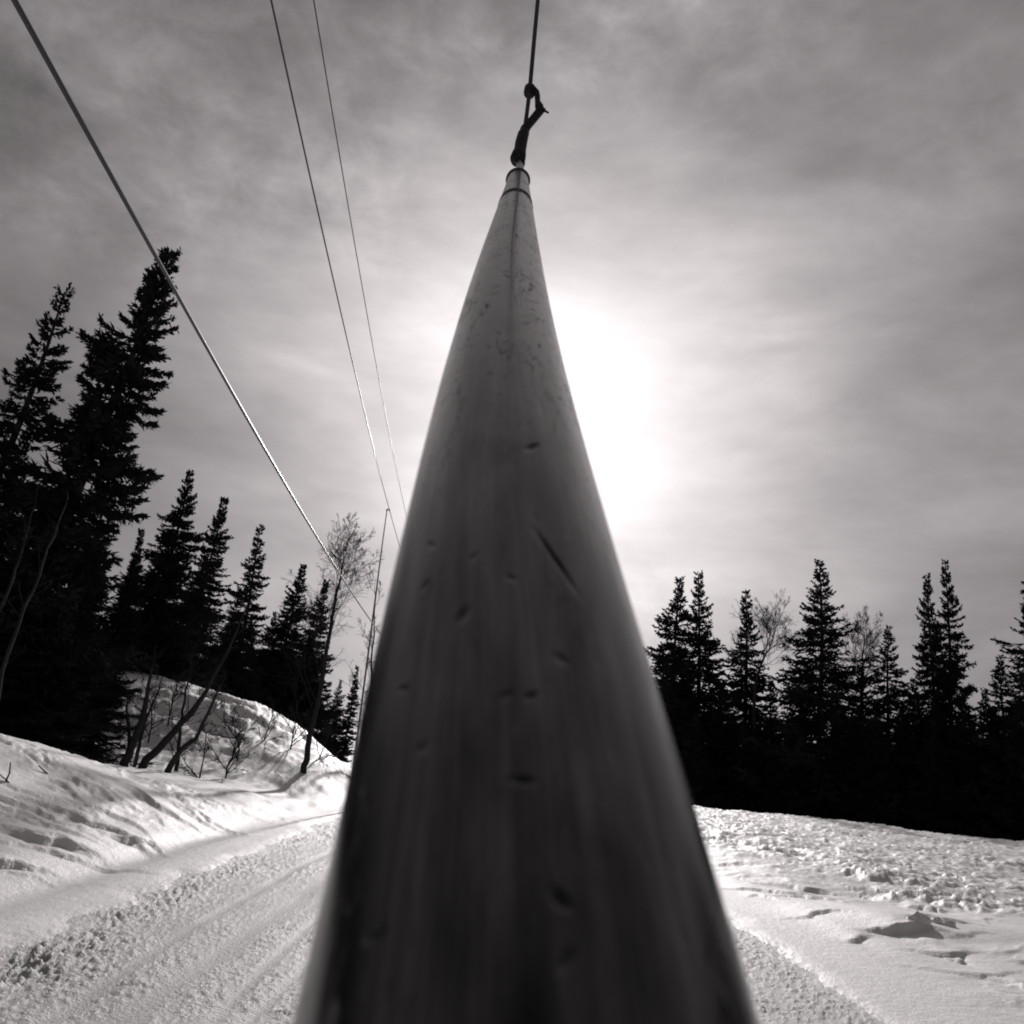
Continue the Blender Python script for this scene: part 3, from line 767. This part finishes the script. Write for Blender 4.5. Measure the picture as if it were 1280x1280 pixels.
RIGHT = [(850, 721, 92, 0, 'left one of the twin-topped spruce pair beside the lift pole'),
         (877, 717, 94, 6, 'right one of the spruce pair beside the lift pole'),
         (933, 741, 93, 2, 'slim pointed spruce just left of the bare right-hand birch'),
         (1024, 704, 88, 1, 'broad tall spruce between the two bare birches'),
         (1110, 785, 90, 4, 'short narrow spruce between the second birch and the paired tips'),
         (1161, 721, 92, 2, 'left spruce of the close pair near the right edge'),
         (1180, 704, 93, 2, 'right and taller spruce of the close pair near the right edge'),
         (1288, 730, 86, 4, 'spruce cut off by the right edge of the picture')]
for i, (px, py, d, k, lab) in enumerate(RIGHT):
    place_spruce('spruce_tree', px, py, d, PROTO[k], 11.0, lab, GR, rot=1 + i * 1.7, wide=.72 if px in (1161, 1180) else 1.0)
SMALL_R = [(962, 848, 88, 2), (1077, 832, 90, 0), (1252, 822, 87, 2), (1232, 862, 88, 0), (905, 850, 90, 1), (1000, 880, 88, 3), (1140, 850, 89, 1), (1050, 880, 86, 3), (985, 900, 84, 1), (1205, 870, 86, 1), (1270, 870, 84, 3),
           (835, 830, 88, 1), (930, 900, 86, 3), (870, 890, 84, 1), (1095, 890, 85, 1), (1125, 900, 87, 0), (1165, 900, 84, 3), (1300, 860, 86, 0)]
OWN = {962: 'small pointed spruce in the dip between the slim spruce and the broad tall one', 1077: 'low spruce standing under the round-topped bare birch',
       1252: 'small spruce beside the notch of sky near the right edge', 1232: 'lowest small spruce under the notch of sky near the right edge', 835: 'half hidden spruce touching the right side of the lift pole'}
for i, (px, py, d, k) in enumerate(SMALL_R):
    place_spruce('spruce_tree', px, py, d, PROTO[k], 11.0, OWN.get(px, 'lower dark spruce filling the row under the tall right-hand tips'), GR if px in OWN else 'lower spruces in the right-hand row', rot=i * 1.1)
BACK_R = [(825 + 27 * i + (i * 37 % 13), 872 + (i * 53 % 34), 100 + (i * 29 % 12), i % 7) for i in range(18)]
for i, (px, py, d, k) in enumerate(BACK_R):
    place_spruce('spruce_tree', px, py, d, PROTO[k], 11.0, 'dark spruce in the black wall behind the right-hand row', 'rear spruces on the right', rot=i * .9)

# the forest goes on past both edges of the picture
def edge_tree(azd, dist, top, k, i, lab, grp):
    x, y = dist * sin(radians(azd)), dist * cos(radians(azd)); zb = ground_z(x, y) - .2
    t = empty('spruce_tree', (x, y, zb), lab, 'spruce tree', grp); q = top / 11.0; t.scale = (q, q, q)
    for me_, mt, nm in ((PROTO[k][0], M_BARK, 'trunk'), (PROTO[k][1], M_NEEDLE, 'crown')): obj(nm, me_, mt, t).rotation_euler = (0, 0, i * 1.9)
for i in range(22):
    edge_tree(43 + i * 2.3 + (i * 7 % 3) * .5, 27 + (i * 31 % 11), 11 + (i * 17 % 6), i % 7, i, 'dark spruce continuing the forest row past the right edge', 'spruces beyond the right edge')
for i in range(30):
    edge_tree(-41 - i * 1.7, 21 + (i * 13 % 9), 7.5 + (i * 5 % 4), (i * 3) % 7, i, 'dark spruce continuing the left bank past the left edge', 'spruces beyond the left edge')

# ------------------------------------------------------------------ bare trees
def bare_tree(seed, trunk, r0, levels=4, nb=(9, 6, 5, 4), lenf=(.42, .5, .5, .5), up=.35, droop=0.0, thin=.0035, start=.3, rmin=.003):
    """trunk: list of points. returns (trunk V,F) and (branch V,F)"""
    rng = np.random.default_rng(seed)
    pts = np.array(trunk, float); m = 22
    t0 = np.linspace(0, 1, len(pts)); tt = np.linspace(0, 1, m)
    P = np.stack([np.interp(tt, t0, pts[:, k]) for k in range(3)], -1)
    Ltot = np.linalg.norm(np.diff(P, axis=0), axis=1).sum()
    for _ in range(2): P[1:-1] = .25 * P[:-2] + .5 * P[1:-1] + .25 * P[2:]
    P[1:-1] += rng.normal(size=(m - 2, 3)) * .006 * Ltot * .5
    rad = r0 * (1 - tt) ** .8 + rmin
    tv = tube_np(P, rad, 8)
    out = []
    def grow(P, L, lev, st):
        if lev >= levels: return
        k = max(2, int(round(nb[lev] * rng.uniform(.8, 1.25))))
        us = np.sort(rng.uniform(st, .98, k))
        for u in us:
            f = u * (len(P) - 1); i = min(int(f), len(P) - 2); p = P[i] + (P[i + 1] - P[i]) * (f - i)
            d = P[i + 1] - P[i]; d = d / (np.linalg.norm(d) + 1e-9)
            q = rng.normal(size=3); q -= d * q.dot(d); q /= np.linalg.norm(q) + 1e-9
            an = rng.uniform(.45, .95)
            v = d * cos(an) + q * sin(an)
            l = L * lenf[lev] * (1.12 - u * .75) * rng.uniform(.65, 1.25)
            ns = 6 if lev < 2 else 4
            B = [p]
            for s_ in range(ns):
                v = v + np.array([0, 0, (up if lev < 2 else up * .4) * .25 - droop * .3 * (lev >= 1) * (s_ / ns)]) + rng.normal(size=3) * .13
                v /= np.linalg.norm(v); B.append(B[-1] + v * l / ns)
            B = np.array(B)
            rb = max(thin * (1.75 ** (levels - 1 - lev)) * .6, rmin * .8) * (l / (L * lenf[lev])) ** .5
            rb = min(rb, r0 * (1 - u) ** .8 * .75 + rmin)
            out.append(tube_np(B, np.linspace(rb, max(rb * .35, rmin * .6), len(B)), 5 if lev == 0 else 3, cap=False))
            grow(B, l, lev + 1, .2)
    grow(P, Ltot, 0, start)
    return tv, join(out)

def place_bare(name, px_pts, dist, seed, label, cat, group, r0, depth_jit=0, mat_t=None, sink=.25, **kw):
    """px_pts: trunk line from base to top in the photograph; all at one distance"""
    W = []
    for k, (px, py) in enumerate(px_pts):
        d = ray(px, py); h = hypot(d.x, d.y); W.append(np.array([d.x, d.y, d.z]) / h * (dist + depth_jit * k) + np.array([0, 0, CAM_H]))
    b = W[0].copy(); b[2] = min(b[2], ground_z(b[0], b[1])) - sink
    root = empty(name, (b[0], b[1], b[2] + sink), label, cat, group); o = np.array(root.location)
    tv, bv = bare_tree(seed, [b] + W, r0, **kw)
    obj('trunk', mesh_np('trunk', tv[0] - o, tv[1], True), mat_t or M_BIRCH, root)
    obj('branches', mesh_np('branches', bv[0] - o, bv[1], True), M_TWIG, root)
    return root

GB = 'bare birches'
place_bare('birch_tree', [(380, 958), (392, 905), (408, 820), (420, 750), (428, 712), (433, 685)], 22, 5,
           'bare birch with a wispy weeping crown left of the lift pole', 'birch tree', GB, .085, mat_t=M_TWIG,
           levels=4, nb=(30, 10, 7, 5), lenf=(.46, .45, .42, .5), up=.42, droop=.75, thin=.0034, start=.27, rmin=.0026)
place_bare('birch_tree', [(455, 960), (462, 880), (466, 800), (470, 720)], 27, 15,
           'thin second birch half hidden behind the left edge of the pole', 'birch tree', GB, .06, mat_t=M_TWIG,
           levels=4, nb=(26, 9, 6, 5), lenf=(.26, .40, .42, .5), up=.6, droop=.5, thin=.0034, start=.25, rmin=.0026)
place_bare('birch_tree', [(942, 1000), (943, 880), (946, 845), (954, 825), (965, 802), (970, 785)], 89, 6,
           'bare birch with an arching crown right of the slim pointed spruce', 'birch tree', GB, .22,
           levels=4, nb=(20, 9, 7, 5), lenf=(.42, .45, .45, .5), up=.28, droop=.35, thin=.012, start=.35, rmin=.006, mat_t=M_TWIG)
place_bare('birch_tree', [(1076, 1000), (1077, 880), (1078, 840), (1080, 815), (1081, 792)], 90, 7,
           'bare round-topped birch right of the broad tall spruce', 'birch tree', GB, .22,
           levels=4, nb=(22, 9, 7, 5), lenf=(.36, .42, .45, .5), up=.38, droop=.1, thin=.012, start=.4, rmin=.006, mat_t=M_TWIG)
# pale trunks in front of the black mass at far left
place_bare('birch_tree', [(-15, 935), (2, 838), (28, 770), (55, 700), (76, 650), (84, 610)], 15, 8, 'longer pale leaning trunk at the far left in front of the black spruces', 'birch tree', 'pale leaning trunks', .035,
           levels=3, nb=(9, 4, 3), lenf=(.16, .4, .5), up=.2, thin=.004, start=.3, rmin=.004)
place_bare('birch_tree', [(-55, 935), (-12, 790), (15, 728), (27, 690), (44, 634), (50, 600)], 15.5, 9, 'shorter pale leaning trunk beside the left picture edge', 'birch tree', 'pale leaning trunks', .032,
           levels=3, nb=(9, 4, 3), lenf=(.16, .4, .5), up=.2, thin=.004, start=.3, rmin=.004)
# dark leaning trunks in front of the snow hill
GT = 'dark leaning trunks by the snow hill'
kw = dict(levels=3, nb=(9, 5, 4), lenf=(.22, .45, .5), up=.25, droop=.2, thin=.006, start=.25, rmin=.004, mat_t=M_TWIG)
place_bare('sallow_tree', [(153, 962), (168, 925), (180, 893), (187, 850), (196, 800)], 19, 21, 'thick dark forked trunk at the left end of the snow hill', 'tree', GT, .11, **kw)
place_bare('sallow_tree', [(163, 930), (158, 890), (160, 860)], 19.2, 26, 'short dark stem rising beside the thick forked trunk', 'tree', GT, .05, **kw)
place_bare('sallow_tree', [(176, 955), (210, 925), (240, 890), (256, 868), (290, 800), (320, 740)], 19.5, 22, 'dark trunk leaning far to the right across the hill', 'tree', GT, .10, **kw)
place_bare('sallow_tree', [(206, 970), (222, 942), (247, 921), (262, 885), (285, 840)], 18.6, 23, 'crooked low dark trunk with a knobbly elbow on the hill foot', 'tree', GT, .075, **kw)
place_bare('sallow_tree', [(222, 955), (226, 900), (233, 860), (246, 800)], 20, 24, 'slim upright dark stem crossing the leaning trunk', 'tree', GT, .05, **kw)
place_bare('sallow_tree', [(172, 938), (182, 900), (196, 868), (205, 840)], 20, 25, 'thin curved dark stem behind the thick forked trunk', 'tree', GT, .045, **kw)
GW = 'bare shrubs on the snow hill'
kw2 = dict(levels=4, nb=(9, 6, 4, 3), lenf=(.65, .5, .5, .5), up=.0, droop=.15, thin=.0045, start=.08, rmin=.004, mat_t=M_TWIG)
for i, (px, py, qx, qy, d, lab) in enumerate([(330, 925, 345, 872, 24, 'bare twiggy shrub on the sunlit middle of the snow hill'),
                                              (250, 968, 258, 915, 19, 'bare twiggy shrub at the foot of the crooked trunk'),
                                              (300, 930, 268, 890, 22, 'sprawling bare shrub just right of the leaning trunks'),
                                              (366, 920, 372, 868, 24, 'bare shrub left of the birch trunk on the hill'),
                                              (215, 880, 222, 845, 24, 'bare shrub high on the shaded left of the hill'),
                                              (285, 955, 310, 905, 20, 'tangled bare shrub in front of the leaning trunks'),
                                              (190, 905, 184, 862, 23, 'bare shrub between the forked trunk and the hill top'),
                                              (262, 890, 275, 850, 25, 'bare shrub on the hill top behind the leaning trunk'),
                                              (400, 945, 415, 905, 24, 'small bare shrub right of the birch trunk')]):
    place_bare('bare_shrub', [(px, py), ((px + qx) / 2 + 2, (py + qy) / 2), (qx, qy)], d, 40 + i, lab, 'shrub', GW, .018, sink=.1, **kw2)
# sticks poking out of the snow at far left
GS = 'sticks poking from the snow'
def stick(pts, d, r, lab):
    W = [np.array(at_depth(a, b_, d)) for a, b_ in pts]; o = W[0]
    V, F = tube_np(W, np.linspace(r, r * .5, len(W)), 6)
    tag(obj('dry_stick', mesh_np('dry_stick', V - o, F, True), M_TWIG, None, o), lab, 'stick', GS)
g = gpt(6, 985); dd = g.y / ray(6, 985).y
stick([(2, 986), (8, 975), (12, 966), (13, 953)], dd, .012, 'upright dry stick poking from the snow at the left edge')
stick([(17, 986), (8, 975), (-3, 966)], dd, .010, 'crossed dry stick leaning left at the left edge')
g = gpt(66, 976); dd = g.y / ray(66, 976).y
stick([(67, 976), (58, 966), (48, 957)], dd, .012, 'lone slanting dry stick on the left snow bank')

# ------------------------------------------------------------------ snow lumps
def lump(px, py, r, seed, lab):
    p = gpt(px, py); rng = np.random.default_rng(seed)
    a = np.linspace(0, 2 * pi, 29)[:-1]; t = np.linspace(0.02, pi - .02, 16)
    A, T = np.meshgrid(a, t)
    k = 1 + .35 * fbm(np.cos(A) * 1.3 + seed, np.sin(A) * 1.3 + T * 1.4, seed, 4, .6)
    X = np.sin(T) * np.cos(A) * k * 1.15; Y = np.sin(T) * np.sin(A) * k; Z = np.cos(T) * k * .72
    V = np.stack([X, Y, Z], -1).reshape(-1, 3) * r; n = len(a)
    i = np.arange(len(t) - 1)[:, None] * n; j = np.arange(n)[None]; j2 = (j + 1) % n
    F = np.stack([i + j, i + n + j, i + n + j2, i + j2], -1).reshape(-1, 4)
    h, _ = detail(np.array([p.x]), np.array([p.y]))
    tag(obj('snow_lump', mesh_np('snow_lump', V, F, True), M_SNOW, None, (p.x, p.y, p.z + h[0] + r * .25)), lab, 'snow lump', 'loose snow lumps on the right')
lump(1149, 1163, .10, 1, 'rounded white snow lump in front of the dark hollow on the right')
lump(1172, 1160, .06, 2, 'small jagged snow lump right of the rounded one')
lump(1188, 1162, .05, 3, 'smallest snow lump at the end of the broken crust')
